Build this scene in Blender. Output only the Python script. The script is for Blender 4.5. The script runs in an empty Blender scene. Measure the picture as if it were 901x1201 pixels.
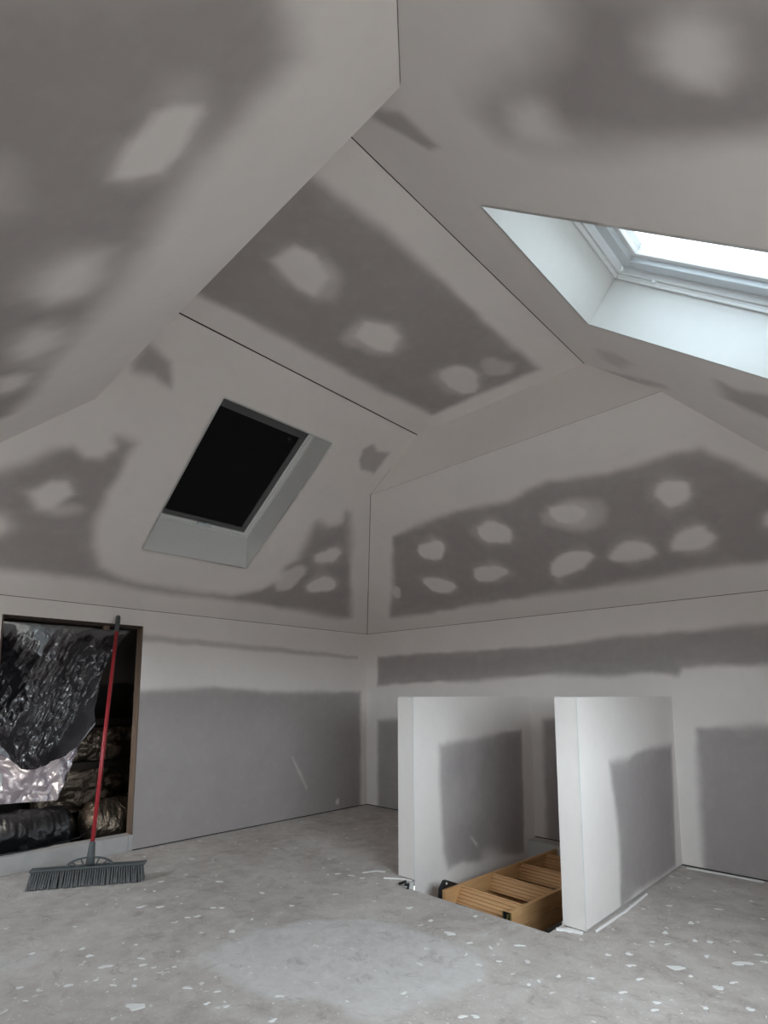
import bpy, math, random
import numpy as np
from mathutils import Vector, Matrix

random.seed(7)
scene = bpy.context.scene
COL = scene.collection

# ------------------------------------------------------------------ camera
FPX, CYPX = 651.27, 733.62
cam_d = bpy.data.cameras.new('camera')
cam_d.sensor_fit = 'HORIZONTAL'
cam_d.sensor_width = 36.0
cam_d.lens = FPX / 901.0 * 36.0
cam_d.shift_y = (CYPX - 600.5) / 901.0
cam_d.clip_start = 0.02
cam = bpy.data.objects.new('camera', cam_d)
COL.objects.link(cam)
_r = Vector((0.71932, 0.69468, -0.00145)).normalized()
_f = Vector((-0.68912, 0.71383, 0.12474)).normalized()
_u = _r.cross(_f).normalized()
_r = _f.cross(_u)
M4 = Matrix(((_r.x, _u.x, -_f.x, 4.362), (_r.y, _u.y, -_f.y, -4.2508),
             (_r.z, _u.z, -_f.z, 1.15), (0, 0, 0, 1)))
cam.matrix_world = M4
scene.camera = cam

# ------------------------------------------------------------------ sky, exposure
world = bpy.data.worlds.new('overcast_sky')
scene.world = world
world.use_nodes = True
_bg = world.node_tree.nodes['Background']
# even overcast sky above the horizon, darker ground below it
_nt = world.node_tree
_tc = _nt.nodes.new('ShaderNodeTexCoord'); _sx = _nt.nodes.new('ShaderNodeSeparateXYZ'); _cr = _nt.nodes.new('ShaderNodeValToRGB')
_nt.links.new(_tc.outputs['Generated'], _sx.inputs[0]); _nt.links.new(_sx.outputs['Z'], _cr.inputs['Fac']); _nt.links.new(_cr.outputs['Color'], _bg.inputs['Color'])
_cr.color_ramp.elements[0].position = 0.0; _cr.color_ramp.elements[0].color = (0.15, 0.144, 0.135, 1)
_cr.color_ramp.elements[1].position = 0.02; _cr.color_ramp.elements[1].color = (0.85, 0.93, 1.0, 1)
SKY = 18.0
_bg.inputs['Strength'].default_value = SKY
vs = scene.view_settings
vs.view_transform = 'Standard'
vs.look = 'None'
vs.gamma = 1.0
vs.use_curve_mapping = False
vs.exposure = 0.08
scene.cycles.max_bounces = 16
scene.cycles.diffuse_bounces = 10
scene.cycles.transparent_max_bounces = 12
scene.cycles.sample_clamp_indirect = 6.0

# ------------------------------------------------------------------ room dimensions (metres)
KNEE = 1.818                 # height of the knee walls
XA, XC, HC = 1.837, 3.109, 3.060   # flat ceiling between XA and XC at height HC
YB, ZB = -1.277, 2.727       # top edge of the far hip slope
YE, ZE = -3.318, 2.715       # top edge of the near hip slope
SA = (HC - KNEE) / XA
SD = 0.8314
SB = (ZB - KNEE) / (-YB)
SE = 0.72
XMAX = XC + (HC - KNEE) / SD
YMIN = YE - (ZE - KNEE) / SE
MASKS = {
 'left': [
  (0,1,0.022,[(-2.605,1.175),(-1.834,1.221),(-1.129,1.179),(-0.097,1.191),(-0.091,-0.061),(-2.394,-0.048),(-2.537,-0.044)]),
  (0,0.55,0.012,[(-2.503,1.629),(-1.85,1.614),(-1.14,1.598),(-0.137,1.566),(-0.137,1.538),(-1.139,1.549),(-1.848,1.563),(-2.5,1.576)]),
  (1,0.55,0.005,[(-0.996,0.571),(-0.976,0.561),(-0.892,0.427),(-0.796,0.257),(-0.807,0.25),(-0.902,0.404)]),
  (1,0.8,0.008,[(-0.388,0.083),(-0.389,0.066),(-0.397,0.057),(-0.408,0.06),(-0.417,0.058),(-0.427,0.061),(-0.435,0.073),(-0.439,0.09),(-0.432,0.103),(-0.425,0.111),(-0.418,0.12),(-0.408,0.117),(-0.399,0.109),(-0.391,0.098)]),
 ],
 'back': [
  (0,1,0.018,[(0.162,1.565),(1.054,1.562),(2.128,1.553),(2.823,1.593),(3.334,1.595),(3.811,1.609),(3.79,1.338),(3.158,1.34),(3.127,1.287),(2.958,1.316),(2.68,1.292),(2.119,1.327),(1.441,1.284),(0.836,1.279),(0.162,1.254)]),
  (0,1,0.022,[(0.162,0.885),(1.043,0.968),(1.752,1.005),(1.746,-0.165),(0.162,-0.077)]),
  (0,1,0.022,[(2.08,0.942),(2.216,0.967),(2.663,0.979),(2.967,0.987),(2.962,-0.052),(2.072,-0.17)]),
  (0,1,0.025,[(3.217,0.924),(3.49,0.951),(3.805,0.978),(3.765,-0.08),(3.205,-0.056)]),
 ],
 's1': [
  (0,1,0.02,[(-1.24,0.809),(-0.997,0.835),(-0.787,0.835),(-0.439,0.862),(-0.155,0.869),(-0.176,-0.089),(-0.366,-0.071),(-0.657,-0.019),(-0.821,-0.022),(-1.023,0.009),(-1.166,0.006),(-1.21,0.112),(-1.229,0.444)]),
  (1,0.16,0.05,[(-0.736,0.715),(-0.745,0.615),(-0.783,0.559),(-0.82,0.504),(-0.866,0.499),(-0.9,0.564),(-0.918,0.643),(-0.913,0.728),(-0.91,0.812),(-0.898,0.924),(-0.85,0.961),(-0.806,0.927),(-0.773,0.872),(-0.756,0.797)]),
  (1,0.14,0.07,[(-0.727,0.378),(-0.742,0.288),(-0.842,0.26),(-0.93,0.273),(-1.007,0.257),(-1.093,0.287),(-1.153,0.355),(-1.172,0.437),(-1.126,0.5),(-1.079,0.557),(-1.001,0.591),(-0.915,0.554),(-0.838,0.52),(-0.761,0.464)]),
  (1,0.5,0.03,[(-0.439,-0.05),(-0.424,-0.073),(-0.494,-0.071),(-0.568,-0.06),(-0.635,-0.044),(-0.689,-0.026),(-0.746,-0.006),(-0.755,0.012),(-0.732,0.022),(-0.707,0.034),(-0.638,0.028),(-0.564,0.01),(-0.509,-0.01),(-0.483,-0.029)]),
  (1,0.8,0.006,[(-0.907,0.163),(-0.887,0.159),(-0.806,0.086),(-0.827,0.084)]),
 ],
 's2': [
  (0,1,0.022,[(-1.127,0.786),(-0.881,0.785),(-0.6,0.814),(-0.063,0.811),(-0.137,0.018),(-0.865,0.028),(-1.081,-0.007),(-1.052,0.288),(-1.08,0.519)]),
 ],
 'A': [
  (0,1,0.035,[(-3.807,0.655),(-3.615,0.82),(-3.516,0.901),(-3.421,0.997),(-3.333,1.056),(-3.254,1.021),(-3.172,1.047),(-3.146,1.18),(-3.034,1.177),(-3.047,1.093),(-3.05,0.983),(-3.065,0.836),(-3.061,0.656),(-3.003,0.476),(-2.902,0.324),(-2.715,0.249),(-2.355,0.233),(-2.068,0.23),(-1.827,0.242),(-1.617,0.34),(-1.492,0.472),(-1.54,0.596),(-1.482,0.694),(-1.554,0.95),(-1.557,1.027),(-1.429,1.012),(-1.337,1.083),(-1.383,1.165),(-1.327,1.164),(-0.406,0.181),(-0.523,0.154),(-1.089,0.187),(-1.648,0.196),(-2.045,0.189),(-2.328,0.179),(-2.597,0.191),(-2.849,0.217),(-3.171,0.208),(-3.457,0.194),(-3.714,0.181)]),
  (1,1,0.025,[(-3.457,0.735),(-3.372,0.842),(-3.295,0.854),(-3.227,0.79),(-3.315,0.662),(-3.379,0.65)]),
  (1,0.5,0.03,[(-3.154,0.705),(-3.162,0.68),(-3.198,0.659),(-3.234,0.645),(-3.271,0.627),(-3.313,0.624),(-3.34,0.636),(-3.362,0.649),(-3.358,0.671),(-3.336,0.694),(-3.298,0.712),(-3.258,0.713),(-3.22,0.72),(-3.173,0.723)]),
  (1,0.9,0.03,[(-3.481,0.507),(-3.48,0.471),(-3.498,0.448),(-3.511,0.424),(-3.534,0.409),(-3.564,0.413),(-3.59,0.439),(-3.59,0.48),(-3.587,0.509),(-3.589,0.542),(-3.572,0.566),(-3.547,0.576),(-3.52,0.565),(-3.501,0.536)]),
  (1,1,0.03,[(-3.125,1.125),(-3.126,1.104),(-3.156,1.087),(-3.178,1.074),(-3.203,1.06),(-3.232,1.057),(-3.258,1.062),(-3.269,1.077),(-3.264,1.096),(-3.257,1.116),(-3.229,1.13),(-3.201,1.133),(-3.174,1.139),(-3.147,1.137)]),
  (1,1,0.015,[(-1.118,0.827),(-1.118,0.79),(-1.114,0.757),(-1.129,0.722),(-1.181,0.707),(-1.231,0.697),(-1.288,0.699),(-1.332,0.722),(-1.358,0.756),(-1.331,0.791),(-1.295,0.812),(-1.271,0.843),(-1.219,0.861),(-1.16,0.854)]),
  (1,1,0.015,[(-0.946,0.555),(-0.907,0.522),(-0.891,0.474),(-0.938,0.433),(-1.01,0.425),(-1.061,0.41),(-1.122,0.407),(-1.17,0.43),(-1.202,0.466),(-1.188,0.509),(-1.159,0.547),(-1.115,0.582),(-1.05,0.579),(-1.001,0.566)]),
  (1,0.75,0.02,[(-1.338,0.622),(-1.307,0.57),(-1.322,0.512),(-1.322,0.464),(-1.335,0.403),(-1.392,0.375),(-1.452,0.369),(-1.504,0.394),(-1.534,0.439),(-1.556,0.489),(-1.53,0.541),(-1.491,0.576),(-1.456,0.622),(-1.396,0.641)]),
  (1,0.5,0.02,[(-1.344,1.081),(-1.349,1.067),(-1.342,1.051),(-1.361,1.033),(-1.399,1.023),(-1.437,1.025),(-1.457,1.038),(-1.478,1.047),(-1.493,1.061),(-1.477,1.077),(-1.455,1.091),(-1.423,1.102),(-1.386,1.103),(-1.352,1.098)]),
  (0,0.85,0.02,[(-3.222,1.553),(-3.196,1.66),(-3.135,1.652),(-3.052,1.623),(-2.991,1.512),(-3.037,1.517),(-3.103,1.536),(-3.199,1.52)]),
  (0,0.75,0.012,[(-1.585,1.535),(-1.621,1.609),(-1.572,1.664),(-1.489,1.633),(-1.384,1.654),(-1.379,1.497),(-1.516,1.49)]),
 ],
 'ceil': [
  (0,1,0.025,[(1.31,-3.205),(3.033,-3.189),(2.904,-3.116),(2.907,-2.98),(2.921,-2.757),(2.921,-2.358),(2.892,-1.409),(2.097,-1.424),(2.056,-1.94),(2.055,-2.536),(2.028,-3.092),(1.996,-3.465)]),
  (1,1,0.02,[(2.453,-2.989),(2.591,-2.966),(2.623,-2.877),(2.565,-2.739),(2.42,-2.712),(2.393,-2.793),(2.415,-2.907)]),
  (1,0.45,0.03,[(2.505,-2.643),(2.456,-2.63),(2.431,-2.666),(2.414,-2.707),(2.411,-2.759),(2.441,-2.81),(2.483,-2.849),(2.528,-2.848),(2.558,-2.831),(2.599,-2.83),(2.627,-2.796),(2.62,-2.741),(2.59,-2.69),(2.545,-2.666)]),
  (1,1,0.015,[(2.327,-2.373),(2.455,-2.421),(2.528,-2.313),(2.501,-2.205),(2.379,-2.135),(2.329,-2.206)]),
  (1,0.4,0.03,[(2.508,-2.177),(2.465,-2.119),(2.388,-2.119),(2.323,-2.157),(2.285,-2.214),(2.272,-2.273),(2.24,-2.343),(2.263,-2.415),(2.34,-2.43),(2.408,-2.421),(2.463,-2.39),(2.509,-2.35),(2.552,-2.296),(2.539,-2.232)]),
  (1,0.9,0.02,[(2.568,-1.55),(2.528,-1.501),(2.468,-1.451),(2.411,-1.486),(2.386,-1.556),(2.386,-1.624),(2.401,-1.683),(2.41,-1.757),(2.459,-1.809),(2.517,-1.796),(2.566,-1.776),(2.599,-1.728),(2.61,-1.666),(2.607,-1.599)]),
  (1,0.45,0.02,[(2.789,-1.525),(2.756,-1.497),(2.718,-1.502),(2.688,-1.522),(2.655,-1.545),(2.649,-1.593),(2.657,-1.637),(2.665,-1.685),(2.695,-1.716),(2.733,-1.72),(2.765,-1.695),(2.775,-1.651),(2.794,-1.619),(2.809,-1.57)]),
 ],
 'B': [
  (0,1,0.025,[(1.257,-0.934),(1.452,-0.952),(1.894,-0.984),(2.385,-0.95),(2.726,-1.004),(3.117,-0.953),(3.453,-0.958),(3.591,-0.952),(3.661,-0.887),(3.852,-0.704),(4.021,-0.541),(3.965,-0.213),(3.743,-0.21),(3.39,-0.21),(2.781,-0.184),(2.198,-0.192),(1.472,-0.178),(0.858,-0.153),(0.504,-0.168),(0.657,-0.317),(0.863,-0.497)]),
  (1,1,0.012,[(1.648,-0.714),(1.599,-0.681),(1.546,-0.649),(1.484,-0.647),(1.447,-0.67),(1.403,-0.686),(1.381,-0.721),(1.393,-0.767),(1.445,-0.807),(1.515,-0.811),(1.565,-0.812),(1.623,-0.817),(1.659,-0.793),(1.672,-0.756)]),
  (1,1,0.012,[(1.46,-0.359),(1.414,-0.341),(1.358,-0.341),(1.298,-0.349),(1.24,-0.376),(1.222,-0.421),(1.205,-0.465),(1.217,-0.509),(1.281,-0.519),(1.341,-0.513),(1.393,-0.492),(1.441,-0.469),(1.503,-0.435),(1.506,-0.387)]),
  (1,1,0.015,[(2.269,-0.698),(2.219,-0.663),(2.153,-0.675),(2.106,-0.692),(2.046,-0.7),(2.008,-0.738),(2.006,-0.788),(2.038,-0.831),(2.096,-0.849),(2.149,-0.866),(2.207,-0.857),(2.238,-0.82),(2.271,-0.789),(2.289,-0.744)]),
  (1,1,0.012,[(2.061,-0.423),(1.992,-0.403),(1.939,-0.391),(1.882,-0.378),(1.816,-0.384),(1.752,-0.403),(1.74,-0.442),(1.763,-0.476),(1.785,-0.511),(1.85,-0.524),(1.913,-0.518),(1.971,-0.512),(2.02,-0.492),(2.064,-0.462)]),
  (1,1,0.015,[(2.855,-0.741),(2.813,-0.719),(2.776,-0.697),(2.725,-0.695),(2.679,-0.71),(2.64,-0.731),(2.625,-0.764),(2.614,-0.8),(2.636,-0.837),(2.699,-0.839),(2.746,-0.832),(2.789,-0.825),(2.829,-0.807),(2.867,-0.778)]),
  (1,0.45,0.03,[(2.96,-0.705),(2.932,-0.663),(2.862,-0.641),(2.776,-0.631),(2.683,-0.652),(2.616,-0.695),(2.541,-0.746),(2.553,-0.805),(2.641,-0.83),(2.713,-0.846),(2.79,-0.849),(2.882,-0.844),(2.977,-0.81),(2.984,-0.751)]),
  (1,1,0.015,[(2.764,-0.434),(2.714,-0.393),(2.655,-0.363),(2.589,-0.346),(2.517,-0.329),(2.419,-0.317),(2.383,-0.355),(2.41,-0.402),(2.439,-0.44),(2.495,-0.472),(2.56,-0.5),(2.637,-0.51),(2.69,-0.49),(2.744,-0.471)]),
  (1,1,0.015,[(3.155,-0.428),(3.161,-0.386),(3.1,-0.354),(3.028,-0.352),(2.97,-0.348),(2.916,-0.357),(2.87,-0.379),(2.851,-0.416),(2.893,-0.453),(2.938,-0.485),(2.999,-0.509),(3.061,-0.498),(3.104,-0.481),(3.137,-0.459)]),
  (1,1,0.015,[(3.519,-0.447),(3.524,-0.412),(3.486,-0.375),(3.421,-0.35),(3.355,-0.357),(3.303,-0.367),(3.251,-0.383),(3.254,-0.42),(3.272,-0.454),(3.305,-0.489),(3.367,-0.513),(3.437,-0.524),(3.485,-0.503),(3.492,-0.47)]),
  (1,1,0.015,[(3.478,-0.745),(3.469,-0.713),(3.438,-0.687),(3.393,-0.667),(3.337,-0.663),(3.308,-0.698),(3.298,-0.729),(3.279,-0.757),(3.287,-0.791),(3.317,-0.824),(3.37,-0.832),(3.415,-0.815),(3.456,-0.803),(3.483,-0.777)]),
  (1,0.9,0.02,[(3.848,-0.46),(3.838,-0.437),(3.822,-0.424),(3.807,-0.426),(3.795,-0.432),(3.779,-0.434),(3.77,-0.454),(3.775,-0.478),(3.783,-0.499),(3.797,-0.512),(3.812,-0.518),(3.827,-0.515),(3.834,-0.498),(3.842,-0.483)]),
  (1,0.7,0.01,[(0.876,-0.418),(0.861,-0.393),(0.827,-0.368),(0.794,-0.363),(0.772,-0.37),(0.772,-0.39),(0.773,-0.409),(0.782,-0.432),(0.813,-0.453),(0.843,-0.47),(0.877,-0.484),(0.901,-0.479),(0.911,-0.463),(0.897,-0.439)]),
 ],
 'D': [
  (0,1,0.06,[(-3.53,4.034),(-3.433,3.976),(-3.365,3.902),(-3.322,3.822),(-3.262,3.723),(-3.209,3.694),(-3.144,3.714),(-3.123,3.78),(-3.126,3.962),(-3.153,4.099),(-3.18,4.253),(-3.211,4.37),(-3.456,4.384)]),
  (1,1,0.035,[(-3.394,4.127),(-3.432,4.166),(-3.433,4.216),(-3.397,4.243),(-3.337,4.239),(-3.287,4.201),(-3.294,4.161),(-3.337,4.123)]),
  (1,1,0.025,[(-3.247,3.783),(-3.274,3.851),(-3.247,3.881),(-3.153,3.879),(-3.128,3.843),(-3.13,3.758),(-3.194,3.751)]),
  (0,0.8,0.015,[(-3.244,3.333),(-3.231,3.444),(-3.177,3.459),(-3.101,3.467),(-3.087,3.42),(-3.145,3.375),(-3.202,3.311)]),
  (0,0.35,0.03,[(-1.626,3.325),(-1.672,3.425),(-1.597,3.489),(-1.438,3.364),(-1.486,3.297)]),
  (0,0.5,0.02,[(-1.253,3.124),(-1.34,3.357),(-1.428,3.574),(-1.37,3.563),(-1.238,3.35)]),  # shade along the gablet crease, painted as a darker strip
  (0,0.75,0.03,[(-1.758,3.87),(-1.713,3.928),(-1.777,4.03),(-1.831,4.12),(-1.446,4.072),(-1.469,3.982),(-1.493,3.916),(-1.547,3.844)]),
 ],
 'E': [
  (0,1,0.05,[(3.547,-4.237),(3.707,-3.807),(3.642,-3.755),(3.54,-3.66),(3.476,-3.663),(3.404,-3.68),(3.31,-3.677),(3.205,-3.685),(3.033,-3.691),(2.873,-3.679),(2.683,-3.665),(2.342,-3.678),(2.064,-3.694),(1.658,-3.682),(1.446,-3.714),(1.262,-4.009)]),
  (1,1,0.022,[(3.128,-3.875),(3.255,-3.881),(3.339,-3.869),(3.367,-3.842),(3.377,-3.787),(3.355,-3.77),(3.23,-3.747),(3.148,-3.763),(3.124,-3.831)]),
  (1,0.3,0.05,[(3.448,-3.816),(3.43,-3.803),(3.408,-3.792),(3.382,-3.793),(3.359,-3.801),(3.341,-3.815),(3.35,-3.834),(3.361,-3.848),(3.369,-3.865),(3.392,-3.876),(3.419,-3.877),(3.438,-3.865),(3.44,-3.847),(3.448,-3.834)]),
  (1,0.95,0.04,[(2.611,-3.877),(2.733,-3.892),(2.81,-3.843),(2.82,-3.773),(2.674,-3.735),(2.578,-3.763),(2.543,-3.822)]),
  (1,0.4,0.06,[(2.767,-3.768),(2.705,-3.737),(2.612,-3.705),(2.535,-3.735),(2.513,-3.788),(2.529,-3.837),(2.563,-3.876),(2.59,-3.924),(2.665,-3.951),(2.739,-3.935),(2.798,-3.916),(2.832,-3.882),(2.838,-3.841),(2.824,-3.798)]),
  (1,0.95,0.03,[(2.23,-3.857),(2.351,-3.836),(2.319,-3.744),(2.199,-3.719),(2.12,-3.767),(2.117,-3.818)]),
  (1,0.45,0.04,[(2.316,-3.714),(2.229,-3.687),(2.155,-3.7),(2.085,-3.709),(1.996,-3.725),(1.998,-3.777),(2.062,-3.828),(2.158,-3.854),(2.236,-3.86),(2.315,-3.878),(2.386,-3.868),(2.41,-3.834),(2.419,-3.795),(2.38,-3.752)]),
  (1,0.95,0.03,[(1.963,-3.875),(1.972,-3.802),(1.944,-3.741),(1.839,-3.733),(1.772,-3.768),(1.791,-3.843)]),
  (1,0.5,0.06,[(3.091,-4.052),(3.055,-4.046),(3.026,-4.044),(3.019,-4.048),(3.012,-4.052),(3.03,-4.06),(3.063,-4.068),(3.091,-4.075),(3.123,-4.082),(3.153,-4.084),(3.17,-4.083),(3.153,-4.074),(3.136,-4.068),(3.122,-4.061)]),
 ],
 'floor': [
  (1,0.62,0.022,[(1.94,-2.911),(1.893,-2.606),(1.976,-2.353),(2.213,-2.095),(2.455,-2.039),(2.72,-2.046),(2.911,-2.09),(2.979,-2.225),(2.933,-2.447),(2.893,-2.645),(2.8,-2.77),(2.626,-2.783),(2.428,-2.916),(2.229,-2.945)]),
  (1,0.5,0.06,[(1.326,-3.611),(1.375,-3.396),(1.455,-3.433),(1.552,-3.595)]),
  (1,0.3,0.06,[(1.853,-2.877),(1.754,-2.566),(1.787,-2.377),(1.937,-2.536),(1.942,-2.73)]),
  (0,0.5,0.02,[(2.962,-2.377),(2.978,-2.129),(2.942,-2.039),(2.953,-2.028),(2.997,-2.14),(2.985,-2.38),(2.971,-2.57),(2.956,-2.576)]),
 ],
}
FLECKS = [(1.74,-3.255),(2.145,-3.292),(1.494,-2.761),(1.515,-2.717),(1.467,-2.6),(1.501,-2.568),(1.753,-2.284),(1.792,-1.999),(1.464,-2.284),(1.099,-2.353),(1.169,-2.869),(1.245,-2.796),(1.485,-3.265),(1.586,-3.267),(1.925,-3.291),(1.99,-3.234),(2.27,-3.027),(2.318,-3.098),(2.388,-3.058),(1.833,-3.324),(1.797,-3.419),(2.473,-2.879),(2.688,-2.722),(2.159,-3.094),(2.589,-2.99),(1.677,-3.556),(1.377,-3.439),(1.813,-2.688),(0.521,-2.241),(2.601,-1.969),(2.912,-1.851),(2.928,-2.049),(2.804,-2.53),(3.122,-2.136),(3.245,-1.661),(3.357,-1.69),(3.343,-1.387),(3.401,-1.363),(3.352,-1.235),(3.501,-1.578),(3.568,-1.613),(3.675,-1.637),(3.695,-1.34),(3.765,-1.256),(3.46,-0.718),(3.407,-1.02),(3.253,-0.848),(3.483,-1.234),(3.538,-1.201),(3.415,-1.935),(3.281,-1.913),(3.425,-1.784),(3.176,-1.99),(3.535,-1.92),(3.679,-1.834),(3.8,-1.729),(3.547,-1.979),(3.096,-2.469),(3.063,-2.501),(2.242,-1.86),(2.569,-1.709),(2.435,-1.914),(3.31,-1.587),(3.708,-1.551),(3.731,-1.195),(1.609,-1.706),(1.697,-1.692),(1.52,-1.744)]

# ------------------------------------------------------------------ helpers
def vnoise(x, y, seed=0):
    xi = np.floor(x).astype(np.int64); yi = np.floor(y).astype(np.int64)
    fx = x - xi; fy = y - yi
    fx = fx * fx * (3 - 2 * fx); fy = fy * fy * (3 - 2 * fy)
    def h(a, b):
        n = (a * 374761393 + b * 668265263 + seed * 974634541) & 0x7fffffff
        n = ((n ^ (n >> 13)) * 1274126177) & 0x7fffffff
        return ((n ^ (n >> 16)) & 0xffff) / 65535.0
    v = (h(xi, yi) * (1 - fx) + h(xi + 1, yi) * fx) * (1 - fy) + (h(xi, yi + 1) * (1 - fx) + h(xi + 1, yi + 1) * fx) * fy
    return v * 2 - 1


def fbm(x, y, seed=0, octs=4):
    r = np.zeros_like(x, dtype=float); a = 1.0
    for o in range(octs):
        r += a * vnoise(x * 2 ** o, y * 2 ** o, seed + o * 17); a *= 0.5
    return r


def poly_sd(px, py, poly):
    """signed distance to a polygon, positive inside"""
    n = len(poly)
    dmin = np.full(px.shape, 1e9); inside = np.zeros(px.shape, bool)
    for i in range(n):
        ax, ay = poly[i]; bx, by = poly[(i + 1) % n]
        ex, ey = bx - ax, by - ay
        L = ex * ex + ey * ey + 1e-12
        t = np.clip(((px - ax) * ex + (py - ay) * ey) / L, 0, 1)
        dmin = np.minimum(dmin, (px - ax - t * ex) ** 2 + (py - ay - t * ey) ** 2)
        if abs(ey) > 1e-9:
            c = ((ay > py) != (by > py)) & (px < ex * (py - ay) / ey + ax)
            inside ^= c
    dist = np.sqrt(dmin)
    return np.where(inside, dist, -dist)


def mask(st, items, seed, base=1.0, wob=0.013):
    """1 = joint compound, 0 = bare board, laid where the taper left them, plus one painted shade strip on D"""
    s, t = st[:, 0], st[:, 1]
    ws = s + wob * fbm(s * 7, t * 7, seed) * 0.6
    wt = t + wob * fbm(s * 7, t * 7, seed + 91) * 0.6
    m = np.full(s.shape, base)
    for v, strength, w, poly in items:
        k = 0.4 if w < 0.011 else 1.0
        x = s + (ws - s) * k; y = t + (wt - t) * k
        sd = poly_sd(x, y, poly)
        if w > .011: w = w * 1.5 * (1 + .45 * vnoise(s * 3.1, t * 3.1, seed + 7))
        f = np.clip((sd + w) / (2 * w), 0, 1)
        f = f * f * (3 - 2 * f) * strength
        if v == 1 and strength >= .9 and base == 1.0:      # thin feathered coat round each filled screw row
            h = np.clip((sd + .075 + .03 * fbm(s * 5, t * 5, seed + 33)) / .085, 0, 1)
            f = np.maximum(f, .36 * h * h)
        elif v == 0 and strength >= .9 and base == 1.0:    # skim left on the board beside the joint
            h = np.clip((sd + .02) / (.10 + .06 * fbm(s * 4, t * 4, seed + 44)), 0, 1)
            f = f * (.86 + .14 * h)
        m = m * (1 - f) + v * f
    return m


def tag(o, label=None, cat=None, group=None, kind=None):
    if label: o['label'] = label
    if cat: o['category'] = cat
    if group: o['group'] = group
    if kind: o['kind'] = kind
    return o


def empty(name, loc=(0, 0, 0), rot=(0, 0, 0), parent=None):
    o = bpy.data.objects.new(name, None)
    o.empty_display_size = 0.1
    COL.objects.link(o)
    o.location = loc; o.rotation_euler = rot
    o.parent = parent
    return o


def link_mesh(name, me, parent=None):
    o = bpy.data.objects.new(name, me)
    COL.objects.link(o)
    o.parent = parent
    return o


class MB:
    """collects geometry for ONE mesh"""
    def __init__(s):
        s.v = []; s.f = []

    def add(s, vs, fs):
        b = len(s.v)
        s.v += [tuple(map(float, q)) for q in vs]
        s.f += [tuple(b + i for i in f) for f in fs]
        return s

    def box(s, lo, hi):
        x0, y0, z0 = lo; x1, y1, z1 = hi
        return s.add([(x0, y0, z0), (x1, y0, z0), (x1, y1, z0), (x0, y1, z0), (x0, y0, z1), (x1, y0, z1), (x1, y1, z1), (x0, y1, z1)],
                     [(0, 3, 2, 1), (4, 5, 6, 7), (0, 1, 5, 4), (1, 2, 6, 5), (2, 3, 7, 6), (3, 0, 4, 7)])

    def obox(s, o, X, Y, Z):
        """box from corner o along three edge vectors"""
        o, X, Y, Z = map(Vector, (o, X, Y, Z))
        P = [o, o + X, o + X + Y, o + Y]
        P += [q + Z for q in P]
        fs = [(0, 3, 2, 1), (4, 5, 6, 7), (0, 1, 5, 4), (1, 2, 6, 5), (2, 3, 7, 6), (3, 0, 4, 7)]
        if X.cross(Y).dot(Z) < 0: fs = [f[::-1] for f in fs]
        return s.add(P, fs)

    def tube(s, pts, rad, n=12, caps=True):
        pts = [Vector(p) for p in pts]
        if not isinstance(rad, (list, tuple)): rad = [rad] * len(pts)
        rings = []; up = None
        for i, p in enumerate(pts):
            d = (pts[min(i + 1, len(pts) - 1)] - pts[max(i - 1, 0)]).normalized()
            if up is None:
                up = d.orthogonal().normalized()
            up = (up - d * up.dot(d)).normalized()
            w = d.cross(up)
            rings.append([p + (up * math.cos(2 * math.pi * k / n) + w * math.sin(2 * math.pi * k / n)) * rad[i] for k in range(n)])
        vs = [q for r in rings for q in r]; fs = []
        for i in range(len(pts) - 1):
            for k in range(n):
                fs.append((i * n + k, i * n + (k + 1) % n, (i + 1) * n + (k + 1) % n, (i + 1) * n + k))
        if caps:
            fs.append(tuple(range(n))[::-1]); fs.append(tuple((len(pts) - 1) * n + k for k in range(n)))
        return s.add(vs, fs)

    def prism(s, prof, o, U, V, W):
        """profile (u,v) extruded along W"""
        o, U, V, W = map(Vector, (o, U, V, W))
        n = len(prof)
        a = [o + U * p[0] + V * p[1] for p in prof]
        vs = a + [q + W for q in a]
        fs = [tuple(range(n))[::-1], tuple(range(n, 2 * n))] + [(i, (i + 1) % n, n + (i + 1) % n, n + i) for i in range(n)]
        if U.cross(V).dot(W) < 0: fs = [f[::-1] for f in fs]
        return s.add(vs, fs)

    def mesh(s, name, mat, smooth=False):
        me = bpy.data.meshes.new(name)
        me.from_pydata(s.v, [], s.f)
        me.materials.append(mat)
        if smooth: me.shade_smooth()
        me.update()
        return me

    def build(s, name, mat, parent=None, bevel=0, smooth=False):
        o = link_mesh(name, s.mesh(name, mat, smooth), parent)
        if bevel:
            m = o.modifiers.new('bevel', 'BEVEL'); m.width = bevel; m.segments = 2; m.limit_method = 'ANGLE'
        return o


# ------------------------------------------------------------------ materials
def mat_base(name, rough=0.8, color=(.5, .5, .5), metal=0.0, spec=0.3):
    m = bpy.data.materials.new(name); m.use_nodes = True
    b = m.node_tree.nodes['Principled BSDF']
    b.inputs['Base Color'].default_value = (*color, 1)
    b.inputs['Roughness'].default_value = rough
    b.inputs['Metallic'].default_value = metal
    b.inputs['Specular IOR Level'].default_value = spec
    return m, m.node_tree, b


def N(nt, typ, **kw):
    n = nt.nodes.new(typ)
    for k, v in kw.items():
        if k in n.inputs and not hasattr(type(n), k): n.inputs[k].default_value = v
        else: setattr(n, k, v)
    return n


def noise(nt, scale, detail=4, rough=.55, vec=None, dist=0.0):
    n = nt.nodes.new('ShaderNodeTexNoise')
    n.inputs['Scale'].default_value = scale; n.inputs['Detail'].default_value = detail
    n.inputs['Roughness'].default_value = rough; n.inputs['Distortion'].default_value = dist
    if vec is not None: nt.links.new(vec, n.inputs['Vector'])
    return n.outputs['Fac']


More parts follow.
